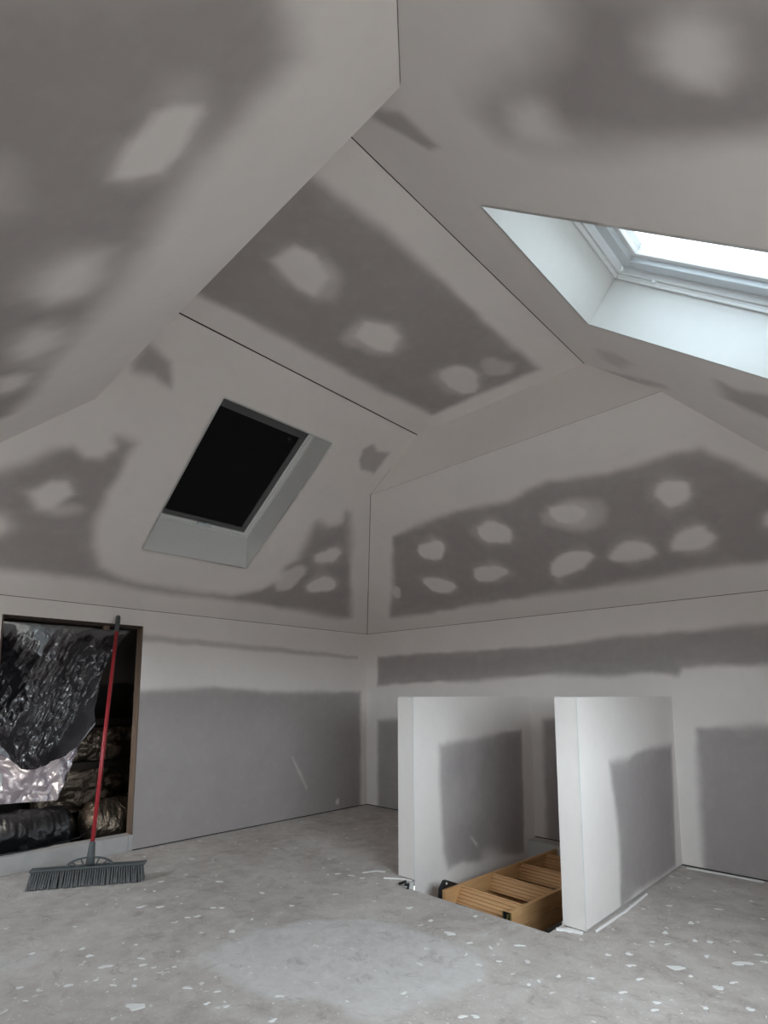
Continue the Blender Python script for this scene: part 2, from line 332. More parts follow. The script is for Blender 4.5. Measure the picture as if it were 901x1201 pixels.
def ramp(nt, fac, stops):
    r = nt.nodes.new('ShaderNodeValToRGB')
    el = r.color_ramp.elements
    while len(el) < len(stops): el.new(0.5)
    for e, (p, c) in zip(el, stops):
        e.position = p; e.color = (*c, 1) if len(c) == 3 else c
    nt.links.new(fac, r.inputs['Fac'])
    return r.outputs['Color']


def math_n(nt, op, a, b=None, clamp=False):
    n = nt.nodes.new('ShaderNodeMath'); n.operation = op; n.use_clamp = clamp
    for i, v in enumerate((a, b)):
        if v is None: continue
        if isinstance(v, (int, float)): n.inputs[i].default_value = v
        else: nt.links.new(v, n.inputs[i])
    return n.outputs[0]


def mixc(nt, fac, a, b):
    n = nt.nodes.new('ShaderNodeMix'); n.data_type = 'RGBA'
    for key, v in (('Factor', fac), ('A', a), ('B', b)):
        idx = {'Factor': 0, 'A': 6, 'B': 7}[key]
        if isinstance(v, tuple): n.inputs[idx].default_value = (*v, 1)
        elif isinstance(v, (int, float)): n.inputs[idx].default_value = v
        else: nt.links.new(v, n.inputs[idx])
    return n.outputs[2]


def bump(nt, b, h, strength=.2, dist=.01):
    n = nt.nodes.new('ShaderNodeBump')
    n.inputs['Strength'].default_value = strength; n.inputs['Distance'].default_value = dist
    nt.links.new(h, n.inputs['Height']); nt.links.new(n.outputs['Normal'], b.inputs['Normal'])


def obj_co(nt):
    return nt.nodes.new('ShaderNodeTexCoord').outputs['Object']


COMPOUND = (0.82, 0.778, 0.748)
BOARD = (0.385, 0.354, 0.345)


def make_plaster():
    m, nt, b = mat_base('plasterboard_with_compound', .88, spec=.2)
    at = nt.nodes.new('ShaderNodeAttribute'); at.attribute_name = 'compound'
    co = obj_co(nt)
    n1 = noise(nt, 14, 5, .6, co)
    n2 = noise(nt, 60, 3, .5, co)
    f = math_n(nt, 'ADD', at.outputs['Fac'], math_n(nt, 'MULTIPLY', math_n(nt, 'SUBTRACT', n1, .5), .22))
    f = math_n(nt, 'ADD', f, 0.0, clamp=True)
    n3 = noise(nt, 2.2, 3, .5, co)
    comp = mixc(nt, n3, (COMPOUND[0] * .93, COMPOUND[1] * .93, COMPOUND[2] * .93), (min(1, COMPOUND[0] * 1.05), COMPOUND[1] * 1.05, COMPOUND[2] * 1.05))
    brd = mixc(nt, noise(nt, 5, 4, .6, co), (BOARD[0] * .92, BOARD[1] * .92, BOARD[2] * .92), (BOARD[0] * 1.08, BOARD[1] * 1.08, BOARD[2] * 1.08))
    nt.links.new(mixc(nt, f, brd, comp), b.inputs['Base Color'])
    bump(nt, b, n2, .06, .004)
    return m


M_PLASTER = make_plaster()


def make_floor():
    m, nt, b = mat_base('dusty_floor', .85, spec=.25)
    at = nt.nodes.new('ShaderNodeAttribute'); at.attribute_name = 'compound'
    co = obj_co(nt)
    big = noise(nt, 1.9, 6, .62, co, .5)
    mid = noise(nt, 9, 6, .65, co)
    fine = noise(nt, 70, 4, .6, co)
    base = ramp(nt, math_n(nt, 'ADD', math_n(nt, 'MULTIPLY', big, .55), math_n(nt, 'MULTIPLY', mid, .45)),
                [(.30, (.29, .247, .222)), (.5, (.49, .447, .413)), (.70, (.65, .61, .575))])
    base = mixc(nt, math_n(nt, 'MULTIPLY', ramp(nt, fine, [(.35, (0, 0, 0)), (.75, (1, 1, 1))]), .35), base, (.60, .585, .575))
    pale = math_n(nt, 'MULTIPLY', at.outputs['Fac'], math_n(nt, 'ADD', math_n(nt, 'MULTIPLY', noise(nt, 13, 7, .7, co, .7), 2.2), -.25), clamp=True)
    base = mixc(nt, pale, base, (.70, .69, .685))
    # plaster smears and specks
    sm = ramp(nt, noise(nt, 4.2, 9, .75, co, .9), [(.54, (0, 0, 0)), (.68, (1, 1, 1))])
    base = mixc(nt, math_n(nt, 'MULTIPLY', sm, .38), base, (.72, .71, .70))
    for sc, th, amt, dens in ((15, .15, .75, .80), (31, .15, .55, .84), (85, .22, .45, .80)):
        v = nt.nodes.new('ShaderNodeTexVoronoi'); v.inputs['Scale'].default_value = sc
        w = nt.nodes.new('ShaderNodeVectorMath'); w.operation = 'ADD'
        nn = nt.nodes.new('ShaderNodeTexNoise'); nn.inputs['Scale'].default_value = sc * 2.2
        sb = nt.nodes.new('ShaderNodeVectorMath'); sb.operation = 'SCALE'; sb.inputs['Scale'].default_value = .9 / sc
        nt.links.new(co, nn.inputs['Vector']); nt.links.new(nn.outputs['Color'], sb.inputs[0])
        nt.links.new(co, w.inputs[0]); nt.links.new(sb.outputs[0], w.inputs[1]); nt.links.new(w.outputs[0], v.inputs['Vector'])
        sel = nt.nodes.new('ShaderNodeSeparateColor'); nt.links.new(v.outputs['Color'], sel.inputs[0])
        on = math_n(nt, 'GREATER_THAN', math_n(nt, 'ADD', sel.outputs[0], math_n(nt, 'MULTIPLY', math_n(nt, 'SUBTRACT', big, .5), .9)), dens)
        rad = math_n(nt, 'MULTIPLY', sel.outputs[1], th * 1.6)
        hit = math_n(nt, 'MULTIPLY', math_n(nt, 'LESS_THAN', v.outputs['Distance'], rad), on)
        base = mixc(nt, math_n(nt, 'MULTIPLY', hit, amt), base, (.82, .81, .80))
    dk = ramp(nt, noise(nt, 7.5, 8, .7, co, 1.2), [(.56, (0, 0, 0)), (.72, (1, 1, 1))])
    base = mixc(nt, math_n(nt, 'MULTIPLY', dk, .52), base, (.20, .165, .145))
    nt.links.new(base, b.inputs['Base Color'])
    bump(nt, b, math_n(nt, 'ADD', fine, math_n(nt, 'MULTIPLY', mid, .8)), .18, .006)
    return m


M_FLOOR = make_floor()


def make_simple(name, color, rough=.6, metal=0., spec=.3, var=.1, scale=20., bmp=.0):
    m, nt, b = mat_base(name, rough, color, metal, spec)
    co = obj_co(nt)
    f = noise(nt, scale, 4, .6, co)
    nt.links.new(mixc(nt, f, tuple(c * (1 - var) for c in color), tuple(min(1, c * (1 + var)) for c in color)), b.inputs['Base Color'])
    if bmp: bump(nt, b, f, bmp, .005)
    return m


def make_wood(name, c0, c1, rough=.5, axis=1, sc=1.0):
    m, nt, b = mat_base(name, rough, c0, 0, .35)
    co = obj_co(nt)
    mp = nt.nodes.new('ShaderNodeMapping')
    s = [14 * sc, 14 * sc, 14 * sc]; s[axis] = 1.1 * sc
    mp.inputs['Scale'].default_value = s
    nt.links.new(co, mp.inputs['Vector'])
    f = noise(nt, 2.4, 6, .62, mp.outputs['Vector'], .8)
    nt.links.new(ramp(nt, f, [(.3, c0), (.7, c1)]), b.inputs['Base Color'])
    bump(nt, b, f, .1, .002)
    return m


M_DARK = make_simple('dark_gap_backing', (.06, .052, .048), .95, 0, .1)
M_WHITE = make_simple('white_window_lacquer', (.80, .81, .81), .38, 0, .45, .02)
M_LINING = make_simple('white_reveal_board', (.73, .735, .72), .7, 0, .25, .03)
M_SASH = make_simple('pale_grey_sash', (.62, .66, .69), .4, 0, .45, .02)
M_BLINDFRAME = make_simple('dark_grey_blind_rail', (.115, .115, .118), .5, 0, .4, .06)
M_BLIND = make_simple('blackout_blind_cloth', (.012, .012, .0125), .9, 0, .08, .1)
M_LADDER = make_wood('ladder_pine', (.50, .28, .125), (.66, .40, .19), .45, 1)
M_TREAD = make_wood('tread_pine', (.52, .295, .135), (.70, .43, .21), .45, 0)
M_STUD = make_wood('stud_timber', (.13, .09, .065), (.22, .155, .115), .75, 2)
M_RAFTER = make_wood('rafter_timber', (.035, .025, .02), (.07, .05, .04), .8, 0)
M_BLACKMETAL = make_simple('black_metal', (.02, .02, .022), .4, .3, .5, .1)
M_BRASS = make_simple('brass_bracket', (.55, .46, .16), .35, .85, .5, .1)
M_RED = make_simple('red_handle_lacquer', (.36, .022, .03), .35, 0, .5, .15, 30)
M_GREYPLASTIC = make_simple('dark_grey_plastic', (.085, .095, .098), .55, 0, .4, .15, 40)
M_BRISTLE = make_simple('dusty_bristle', (.13, .132, .134), .85, 0, .2, .45, 60)
M_CHIP = make_simple('dried_plaster', (.82, .815, .80), .9, 0, .15, .08, 50)
M_SILL = make_simple('painted_grey_plank', (.44, .43, .42), .7, 0, .3, .15, 12, .05)
M_EAVEFLOOR = make_simple('dark_eave_floor', (.03, .028, .027), .9, 0, .1)


def make_foil(name, color, rough, metal, scale, strength):
    m, nt, b = mat_base(name, rough, color, metal, .5)
    co = obj_co(nt)
    f = noise(nt, scale, 5, .6, co, .8)
    bump(nt, b, f, strength, .03)
    return m


M_FOIL = make_foil('crinkled_foil', (.30, .235, .18), .28, .85, 14, .8)
M_PLASTIC = make_foil('black_plastic_sheet', (.035, .032, .038), .24, 0, 22, .22)
M_WRAP = make_foil('black_wrap', (.016, .016, .018), .3, 0, 22, .35)
M_PALE = make_foil('pale_plastic_sheet', (.24, .215, .25), .32, 0, 20, .4)
for _m in (M_PLASTIC, M_PALE):
    _b = _m.node_tree.nodes['Principled BSDF']
    _b.inputs['Specular IOR Level'].default_value = 1.0; _b.inputs['Coat Weight'].default_value = 1.0; _b.inputs['Coat Roughness'].default_value = .14; _b.inputs['Coat IOR'].default_value = 1.7


def make_glass(name, tint):
    m = bpy.data.materials.new(name); m.use_nodes = True
    nt = m.node_tree; nt.nodes.clear()
    out = nt.nodes.new('ShaderNodeOutputMaterial')
    mx = nt.nodes.new('ShaderNodeMixShader'); tr = nt.nodes.new('ShaderNodeBsdfTransparent'); gl = nt.nodes.new('ShaderNodeBsdfGlossy')
    tr.inputs['Color'].default_value = (*tint, 1); gl.inputs['Roughness'].default_value = .02
    mx.inputs[0].default_value = .06
    nt.links.new(tr.outputs[0], mx.inputs[1]); nt.links.new(gl.outputs[0], mx.inputs[2]); nt.links.new(mx.outputs[0], out.inputs[0])
    return m


M_GLASS = make_glass('window_glass', (.97, .98, .98))
M_ROOFGLASS = make_glass('dimming_roof_glass', (.49, .515, .525))  # tint added to dim the daylight coming through the skylight


def make_emit(name, color, s):
    m = bpy.data.materials.new(name); m.use_nodes = True
    b = m.node_tree.nodes['Principled BSDF']
    b.inputs['Base Color'].default_value = (*color, 1)
    b.inputs['Emission Color'].default_value = (*color, 1); b.inputs['Emission Strength'].default_value = s
    return m


# ------------------------------------------------------------------ lined faces of the room
def grid_piece(t0, t1, s0f, s1f, res):
    nt_ = max(1, int(math.ceil(abs(t1 - t0) / res)))
    ts = np.linspace(t0, t1, nt_ + 1)
    wmax = max(abs(s1f(t) - s0f(t)) for t in ts)
    ns = max(1, int(math.ceil(wmax / res)))
    st = np.zeros((nt_ + 1, ns + 1, 2))
    for i, t in enumerate(ts):
        st[i, :, 0] = np.linspace(s0f(t), s1f(t), ns + 1); st[i, :, 1] = t
    idx = np.arange((nt_ + 1) * (ns + 1)).reshape(nt_ + 1, ns + 1)
    q = np.stack([idx[:-1, :-1], idx[:-1, 1:], idx[1:, 1:], idx[1:, :-1]], -1).reshape(-1, 4)
    return st.reshape(-1, 2), q


def raw_mesh(name, verts, quads, mats, comp=None, matidx=None):
    me = bpy.data.meshes.new(name)
    nv, nq = len(verts), len(quads)
    me.vertices.add(nv); me.vertices.foreach_set('co', np.asarray(verts, np.float32).ravel())
    me.loops.add(nq * 4); me.loops.foreach_set('vertex_index', np.asarray(quads, np.int32).ravel())
    me.polygons.add(nq); me.polygons.foreach_set('loop_start', np.arange(0, nq * 4, 4, dtype=np.int32))
    me.polygons.foreach_set('loop_total', np.full(nq, 4, np.int32))
    for m in mats: me.materials.append(m)
    if matidx is not None: me.polygons.foreach_set('material_index', np.asarray(matidx, np.int32))
    if comp is not None:
        a = me.attributes.new('compound', 'FLOAT', 'POINT'); a.data.foreach_set('value', np.asarray(comp, np.float32))
    me.update(calc_edges=True)
    me.validate()
    return me


def lined_face(name, to3, outward, pieces, key=None, res=.016, mat=None, base=1.0, back=.02, ext=(.05, .05, .05, .05), seed=1, parent=None, wob=.013, kind='structure', backmat=None):
    """pieces: (t0,t1,s0f,s1f[,insets]); ext: backing overlap at t0,t1,s0,s1 for the outermost edges"""
    V = []; Q = []; C = []; MI = []; nb = 0
    outward = np.asarray(outward, float); outward /= np.linalg.norm(outward)
    def put(st, q, off, mi, comp):
        nonlocal nb
        P = to3(st[:, 0], st[:, 1]) + outward * off
        V.append(P); Q.append(q + nb); C.append(comp); MI.append(np.full(len(q), mi)); nb += len(P)
    for pc in pieces:
        t0, t1, s0f, s1f = pc[:4]
        ins = pc[4] if len(pc) > 4 else (0, 0, 0, 0)
        st, q = grid_piece(t0 + ins[0], t1 - ins[1], (lambda t, f=s0f, i=ins[2]: f(t) + i), (lambda t, f=s1f, i=ins[3]: f(t) - i), res)
        put(st, q, 0, 0, mask(st, MASKS[key], seed, base, wob) if key else np.full(len(st), base))
        e = pc[5] if len(pc) > 5 else ext
        if back:
            st, q = grid_piece(t0 - e[0], t1 + e[1], (lambda t, f=s0f: f(min(max(t, t0), t1)) - e[2]), (lambda t, f=s1f: f(min(max(t, t0), t1)) + e[3]), .12)
            put(st, q, back, 1, np.zeros(len(st)))
    me = raw_mesh(name, np.concatenate(V), np.concatenate(Q), [mat or M_PLASTER, backmat or M_DARK], np.concatenate(C), np.concatenate(MI))
    o = link_mesh(name, me, parent)
    if kind: o['kind'] = kind
    return o


zA = lambda x: KNEE + SA * x
zD = lambda x: HC - SD * (x - XC)
zB_ = lambda y: KNEE - SB * y
zE_ = lambda y: ZE + SE * (y - YE)
xa_of = lambda z: (z - KNEE) / SA
xd_of = lambda z: XC + (HC - z) / SD
st3 = lambda f: (lambda s, t: np.stack(f(s, t), -1))
C_ = lambda v: (lambda t: v)

# skylight rectangles on the slopes: (y0, y1, x0, x1)
SKA = (-2.700, -1.870, 0.520, 1.565)
SKD = (-2.800, -1.962, 3.426, 4.330)

# floor with the ladder hatch
HX0, HX1, HY0, HY1 = 1.968, 2.945, -1.630, -0.12
lined_face('floor', st3(lambda s, t: (s, t, 0 * s)), (0, 0, -1), [
    (YMIN, HY0, C_(0), C_(XMAX), (0, 0, 0, 0), (.05, 0, .12, .05)), (HY0, HY1, C_(0), C_(HX0), (0, 0, 0, 0), (0, 0, .12, 0)),
    (HY0, HY1, C_(HX1), C_(XMAX), (0, 0, 0, 0), (0, 0, 0, .05)), (HY1, 0, C_(0), C_(XMAX), (0, 0, 0, 0), (0, .05, .12, .05))],
    'floor', .02, M_FLOOR, 0.0, .03, seed=5, wob=.04)

# knee walls.  The left one has the opening into the eaves
OY0, OY1, OZ0, OZ1 = -3.385, -2.452, 0.115, 1.690
lined_face('wall_left', st3(lambda s, t: (0 * s, s, t)), (-1, 0, 0), [
    (0, KNEE, C_(YMIN), C_(OY0), (.008, .002, 0, 0), (.05, 0, .05, 0)), (OZ1, KNEE, C_(OY0), C_(OY1), (0, .002, 0, 0), (0, 0, 0, 0)),
    (0, KNEE, C_(OY1), C_(0), (.008, .002, 0, 0), (.05, 0, 0, .05))], 'left', seed=11)
lined_face('wall_back', st3(lambda s, t: (s, 0 * s, t)), (0, 1, 0), [(0, KNEE, C_(0), C_(XMAX), (.008, .002, 0, 0))], 'back', seed=12)
# windows added to light the room, in the two knee walls out of frame: (s0, s1, z0, z1)
WR = (-3.75, -2.00, .72, 1.77)
WF = (.25, .95, .90, 1.77)
def holed(a, b, w):
    return [(0, w[2], C_(a), C_(b), (0, 0, 0, 0), (.05, 0, .05, .05)), (w[3], KNEE, C_(a), C_(b), (0, 0, 0, 0), (0, .05, .05, .05)),
            (w[2], w[3], C_(a), C_(w[0]), (0, 0, 0, 0), (0, 0, .05, 0)), (w[2], w[3], C_(w[1]), C_(b), (0, 0, 0, 0), (0, 0, 0, .05))]
lined_face('wall_right', st3(lambda s, t: (XMAX + 0 * s, s, t)), (1, 0, 0), holed(YMIN, 0, WR), None, .1, base=.15)
lined_face('wall_front', st3(lambda s, t: (s, YMIN + 0 * s, t)), (0, -1, 0), holed(0, XMAX, WF), None, .1, base=.15)

# roof slopes
ay1 = lambda x: (-(SA / SB) * x if zA(x) < ZB else YB)
ay0 = lambda x: (YE + (zA(x) - ZE) / SE if zA(x) < ZE else YE)
dy1 = lambda x: (-(zD(x) - KNEE) / SB if zD(x) < ZB else YB)
dy0 = lambda x: (YE + (zD(x) - ZE) / SE if zD(x) < ZE else YE)
G = .005
lined_face('ceiling_left', st3(lambda s, t: (t, s, zA(t))), (-SA, 0, 1), [
    (0, SKA[2], ay0, ay1, (.002, 0, 0, .004), (.03, 0, .05, .05)), (SKA[2], SKA[3], ay0, C_(SKA[0]), (0, 0, 0, 0), (0, 0, .05, 0)),
    (SKA[2], SKA[3], C_(SKA[1]), ay1, (0, 0, 0, .002), (0, 0, 0, .05)), (SKA[3], XA, ay0, ay1, (0, G, 0, 0), (0, .05, .02, .02))], 'A', seed=21)
lined_face('ceiling_right', st3(lambda s, t: (t, s, zD(t))), (SD, 0, 1), [
    (XC, SKD[2], dy0, dy1, (G, 0, 0, 0), (.05, 0, .02, .02)), (SKD[2], SKD[3], dy0, C_(SKD[0]), (0, 0, .0, 0), (0, 0, .05, 0)),
    (SKD[2], SKD[3], C_(SKD[1]), dy1, (0, 0, 0, 0), (0, 0, 0, .05)), (SKD[3], XMAX, dy0, dy1, (0, 0, 0, 0), (0, .05, .05, .05))], 'D', seed=22)
lined_face('ceiling_back', st3(lambda s, t: (s, t, zB_(t))), (0, SB, 1), [
    (YB, 0, lambda t: xa_of(zB_(t)), lambda t: xd_of(zB_(t)), (.0012, .002, .004, 0))], 'B', ext=(0, .05, .05, .05), seed=23)
lined_face('ceiling_front', st3(lambda s, t: (s, t, zE_(t))), (0, -SE, 1), [
    (YMIN, YE, lambda t: xa_of(zE_(t)), lambda t: xd_of(zE_(t)), (0, 0, 0, .002))], 'E', ext=(.05, 0, .05, .05), seed=24)
lined_face('wall_gablet_back', st3(lambda s, t: (s, YB + 0 * s, t)), (0, 1, 0), [(ZB, HC, xa_of, xd_of)], None, .05, ext=(0, .05, .03, .03))
lined_face('wall_gablet_front', st3(lambda s, t: (s, YE + 0 * s, t)), (0, -1, 0), [(ZE, HC, xa_of, xd_of)], None, .05, ext=(0, .05, .03, .03))
lined_face('ceiling', st3(lambda s, t: (s, t, HC + 0 * s)), (0, 0, 1), [(YE, YB, C_(XA), C_(XC), (0, 0, .002, .002))], 'ceil', seed=25)


# half walls beside the hatch
def half_wall(name, x0, x1, y0, h, key, seed, down):
    V = []; Q = []; C = []; nb = 0
    def put(to3, t0, t1, s0, s1, res, k=None, flip=False):
        nonlocal nb
        st, q = grid_piece(t0, t1, C_(s0), C_(s1), res)
        V.append(to3(st[:, 0], st[:, 1])); Q.append((q[:, ::-1] if flip else q) + nb); nb += len(st)
        C.append(mask(st, MASKS[k], seed) if k else np.full(len(st), 1.0))
    put(st3(lambda s, t: (x1 + 0 * s, s, t)), down, h, y0, 0, .014, key)
    put(st3(lambda s, t: (x0 + 0 * s, s, t)), 0.0, h, y0, 0, .1, None, True)
    put(st3(lambda s, t: (s, y0 + 0 * s, t)), 0.006, h, x0, x1, .1)
    put(st3(lambda s, t: (s, t, h + 0 * s)), y0, 0, x0, x1, .1)
    put(st3(lambda s, t: (s, t, .006 + 0 * s)), y0, 0, x0, x1, .1, None, True)
    me = raw_mesh(name, np.concatenate(V), np.concatenate(Q), [M_PLASTER], np.concatenate(C))
    o = link_mesh(name, me); o['kind'] = 'structure'
    MB().obox((x1 - .003, y0 - .0015, .012), (.0045, 0, 0), (0, .0045, 0), (0, 0, h - .012)).build('corner_bead', M_LINING, o)
    return o


S1X0, S1X1, S2X0, S2X1, SY0, SH = 1.835, 1.970, 2.956, 3.078, -1.5025, 1.1394
half_wall('wall_half_left', S1X0, S1X1, SY0, SH, 's1', 31, -.25)
half_wall('wall_half_right', S2X0, S2X1, SY0, SH, 's2', 32, .012)

# hatch shaft below the floor
M_SHAFT = make_simple('hatch_shaft_board', (.16, .13, .11), .9, 0, .1)
tr = empty('trim_1'); tr['kind'] = 'structure'
def board(name, lo, hi, mat, parent): return MB().box(lo, hi).build(name, mat, parent, .002)
board('shaft_board', (HX0 - .03, HY0 - .03, -.75), (HX1 + .03, HY0, -.004), M_SHAFT, tr)
board('shaft_board', (HX0 - .03, HY1, -.75), (HX1 + .03, HY1 + .03, -.004), M_LINING, tr)
board('shaft_board', (HX0 - .03, HY0, -.75), (HX0 - .012, HY1, -.24), M_SHAFT, tr)
board('shaft_board', (HX0 - .03, HY0, -.24), (HX0, SY0 - .001, -.004), M_LINING, tr)
board('shaft_board', (HX1 + .001, HY0, -.75), (HX1 + .03, HY1, -.004), M_SHAFT, tr)
board('shaft_bottom', (HX0 - .03, HY0 - .03, -.78), (HX1 + .03, HY1 + .03, -.75), M_SHAFT, tr)
# inner face of the right half wall continues under it
board('shaft_board', (2.948, -1.5, 0.0), (2.9565, -.0, .02), M_LINING, tr)

# ------------------------------------------------------------------ skylights
class Slope:
    def __init__(s, zf, slope, nx):
        s.zf = zf; s.k = math.sqrt(1 + slope * slope)
        s.n = Vector((nx * slope / s.k, 0, 1 / s.k)); s.up = Vector((1, 0, -nx * slope)).normalized()

    def P(s, y, x, h): return Vector((x, y, s.zf(x))) + s.n * h

    def bar(s, mb, y0, y1, x0, x1, h0, h1):
        o = s.P(y0, x0, h0)
        mb.obox(o, (0, y1 - y0, 0), s.P(y0, x1, h0) - o, s.n * (h1 - h0))

    def ring(s, mb, y0, y1, x0, x1, w, h0, h1):
        wx = w / s.k
        s.bar(mb, y0, y1, x0, x0 + wx, h0, h1); s.bar(mb, y0, y1, x1 - wx, x1, h0, h1)
        s.bar(mb, y0, y0 + w, x0 + wx, x1 - wx, h0, h1); s.bar(mb, y1 - w, y1, x0 + wx, x1 - wx, h0, h1)
        return mb


def skylight(name, sl, rect, low_is_x0, blind):
    y0, y1, x0, x1 = rect
    win = empty(name, (0, 0, 0)); win['kind'] = 'structure'
    D = .20
    shift = D * abs(sl.n.x)
    ix0, ix1 = (x0 + shift, x1) if low_is_x0 else (x0, x1 - shift)
    th = .014
    def panel(a, b, c, d, away):
        away = Vector(away) * th
        p = [a, b, c, d] + [q + away for q in (a, b, c, d)]
        mb = MB().add(p, [(0, 1, 2, 3), (7, 6, 5, 4), (0, 4, 5, 1), (1, 5, 6, 2), (2, 6, 7, 3), (3, 7, 4, 0)])
        me_o = mb.build('reveal_board', M_LINING, win)
        return me_o
    O = lambda y, x: sl.P(y, x, 0)
    I = lambda y, x: sl.P(y, x, D + .02)
    jx0 = x0 + (shift * 1.1 if low_is_x0 else 0); jx1 = x1 - (0 if low_is_x0 else shift * 1.1)
    panel(O(y0, x0), O(y0, x1), I(y0, jx1), I(y0, jx0), (0, -1, 0))
    panel(O(y1, x0), O(y1, x1), I(y1, jx1), I(y1, jx0), (0, 1, 0))
    panel(O(y0, x0), O(y1, x0), I(y1, jx0), I(y0, jx0), -sl.up)
    panel(O(y0, x1), O(y1, x1), I(y1, jx1), I(y0, jx1), sl.up)
    fr = MB()
    sl.ring(fr, y0 - .02, y1 + .02, ix0 - .02, ix1 + .02, .050 if blind else .036, D + .004, D + .012)
    sl.ring(fr, y0 - .02, y1 + .02, ix0 - .02, ix1 + .02, .066 if blind else .048, D + .012, D + .10)
    fr.build('window_frame', M_WHITE, win, .002)
    bead = sl.ring(MB(), y0 + .004, y1 - .004, ix0 + .004, ix1 - .004, .010, D - .006, D + .006)
    bead.build('frame_bead', M_WHITE, win, .002)
    a0, a1, b0, b1 = y0 + .030, y1 - .030, ix0 + .03 / sl.k, ix1 - .03 / sl.k
    sash = MB(); sl.ring(sash, a0, a1, b0, b1, .060, D + .035, D + .11)
    sash.build('sash', M_SASH, win, .003)
    s2 = MB(); q = .058
    sl.ring(s2, a0 + q, a1 - q, b0 + q / sl.k, b1 - q / sl.k, .026, D + .055, D + .10)
    s2.build('glazing_bead', M_WHITE, win, .003)
    q = .07
    pane = MB(); sl.bar(pane, a0 + q, a1 - q, b0 + q / sl.k, b1 - q / sl.k, D + .072, D + .078)
    pane.build('pane', M_ROOFGLASS, win)
    # outer flashing shuts the gap between reveal and roof
    fl = sl.ring(MB(), y0 - .12, y1 + .12, ix0 - .12, ix1 + .12, .135, D + .06, D + .075)
    fl.build('flashing', M_DARK, win)
    if blind:
        p0, p1, r0, r1 = y0 + .047, y1 - .047, ix0 + .047 / sl.k, ix1 - .047 / sl.k
        wx = .036 / sl.k; wt = .105 / sl.k
        for nm, args in (('blind_bottom_rail', (p0, p1, r0, r0 + wx)), ('blind_headbox', (p0, p1, r1 - wt, r1)),
                         ('blind_side_rail', (p0, p0 + .042, r0 + wx, r1 - wt)), ('blind_side_rail', (p1 - .042, p1, r0 + wx, r1 - wt))):
            mb = MB(); sl.bar(mb, *args, D + .016, D + .034); mb.build(nm, M_BLINDFRAME, win, .003)
        mb = sl.ring(MB(), p0 - .001, p1 + .001, r0 - .001, r1 + .001, .012, D + .020, D + .036); mb.build('gasket', M_BLIND, win)
        cl = MB(); sl.bar(cl, p0 + .03, p1 - .03, r0 + .025, r1 - .05, D + .028, D + .032)
        cl.build('blackout_blind', M_BLIND, win)
        ym = (y0 + y1) / 2 + .02; xl = r0 - .006
        h = MB()
        sl.bar(h, ym - .055, ym + .055, xl - .012, xl + .008, D - .004, D + .012)
        sl.bar(h, ym + .005, ym + .055, xl + .006, xl + .018, D - .014, D + .004)
        h.build('latch_handle', M_SASH, win, .003)
    else:
        h = MB(); sl.bar(h, y1 - .05, y1 - .035, x0 + .16, x0 + .17, D - .004, D + .004)
        h.build('stay_clip', M_WHITE, win)
    return win


SL_D = Slope(zD, SD, 1); SL_A = Slope(zA, SA, -1)
skylight('window_1', SL_D, SKD, False, False)
skylight('window_2', SL_A, SKA, True, True)
# light portals across the openings (they guide sampling of the sky and give no light themselves)
def portal(c, out, xdir, sx, sy):
    pl = bpy.data.lights.new('sky_portal', 'AREA'); pl.shape = 'RECTANGLE'
    pl.size = sx; pl.size_y = sy; pl.cycles.is_portal = True
    po = bpy.data.objects.new('sky_portal', pl); COL.objects.link(po)
    z = Vector(out).normalized(); x = Vector(xdir); y = z.cross(x)
    po.matrix_world = Matrix(((x.x, y.x, z.x, c[0]), (x.y, y.y, z.y, c[1]), (x.z, y.z, z.z, c[2]), (0, 0, 0, 1)))
portal(SL_D.P((SKD[0] + SKD[1]) / 2, (SKD[2] + SKD[3]) / 2, .32), SL_D.n, (0, 1, 0), SKD[1] - SKD[0] + .1, (SKD[3] - SKD[2]) * SL_D.k + .1)


def added_wall_window(name, w, P):
    """added casement window in an unseen knee wall; P(s, z, depth outward)"""
    s0, s1, z0, z1 = w
    win = empty(name); win['kind'] = 'structure'
    def bar(mb, a0, a1, b0, b1, d0, d1):
        o = Vector(P(a0, b0, d0))
        mb.obox(o, Vector(P(a1, b0, d0)) - o, Vector(P(a0, b1, d0)) - o, Vector(P(a0, b0, d1)) - o)
    def ring(a0, a1, b0, b1, wd, d0, d1):
        mb = MB(); bar(mb, a0, a1, b0, b0 + wd, d0, d1); bar(mb, a0, a1, b1 - wd, b1, d0, d1)
        bar(mb, a0, a0 + wd, b0 + wd, b1 - wd, d0, d1); bar(mb, a1 - wd, a1, b0 + wd, b1 - wd, d0, d1); return mb
    ring(s0 - .015, s1 + .015, z0 - .015, z1 + .015, .015, .0, .16).build('reveal_board', M_LINING, win)
    ring(s0, s1, z0, z1, .04, .10, .16).build('window_frame', M_WHITE, win, .003)
    nl = max(1, round((s1 - s0) / .8)); cut = [s0 + .04 + (s1 - s0 - .08) * i / nl for i in range(nl + 1)]
    for a0, a1 in zip(cut[:-1], cut[1:]):
        sa = ring(a0, a1, z0 + .04, z1 - .04, .04, .11, .15).build('sash', M_WHITE, win, .003)
        g = MB(); bar(g, a0 + .035, a1 - .035, z0 + .075, z1 - .075, .128, .134); g.build('pane', M_GLASS, sa)
    return win


added_wall_window('added_window_right', WR, lambda s, z, d: (XMAX + d, s, z))  # this and the next are added, never in view, to brighten the room
added_wall_window('added_window_front', WF, lambda s, z, d: (s, YMIN - d, z))
portal(((WF[0] + WF[1]) / 2, YMIN - .2, (WF[2] + WF[3]) / 2), (0, -1, 0), (1, 0, 0), WF[1] - WF[0], WF[3] - WF[2])
portal((XMAX + .2, (WR[0] + WR[1]) / 2, (WR[2] + WR[3]) / 2), (1, 0, 0), (0, 1, 0), WR[1] - WR[0], WR[3] - WR[2])

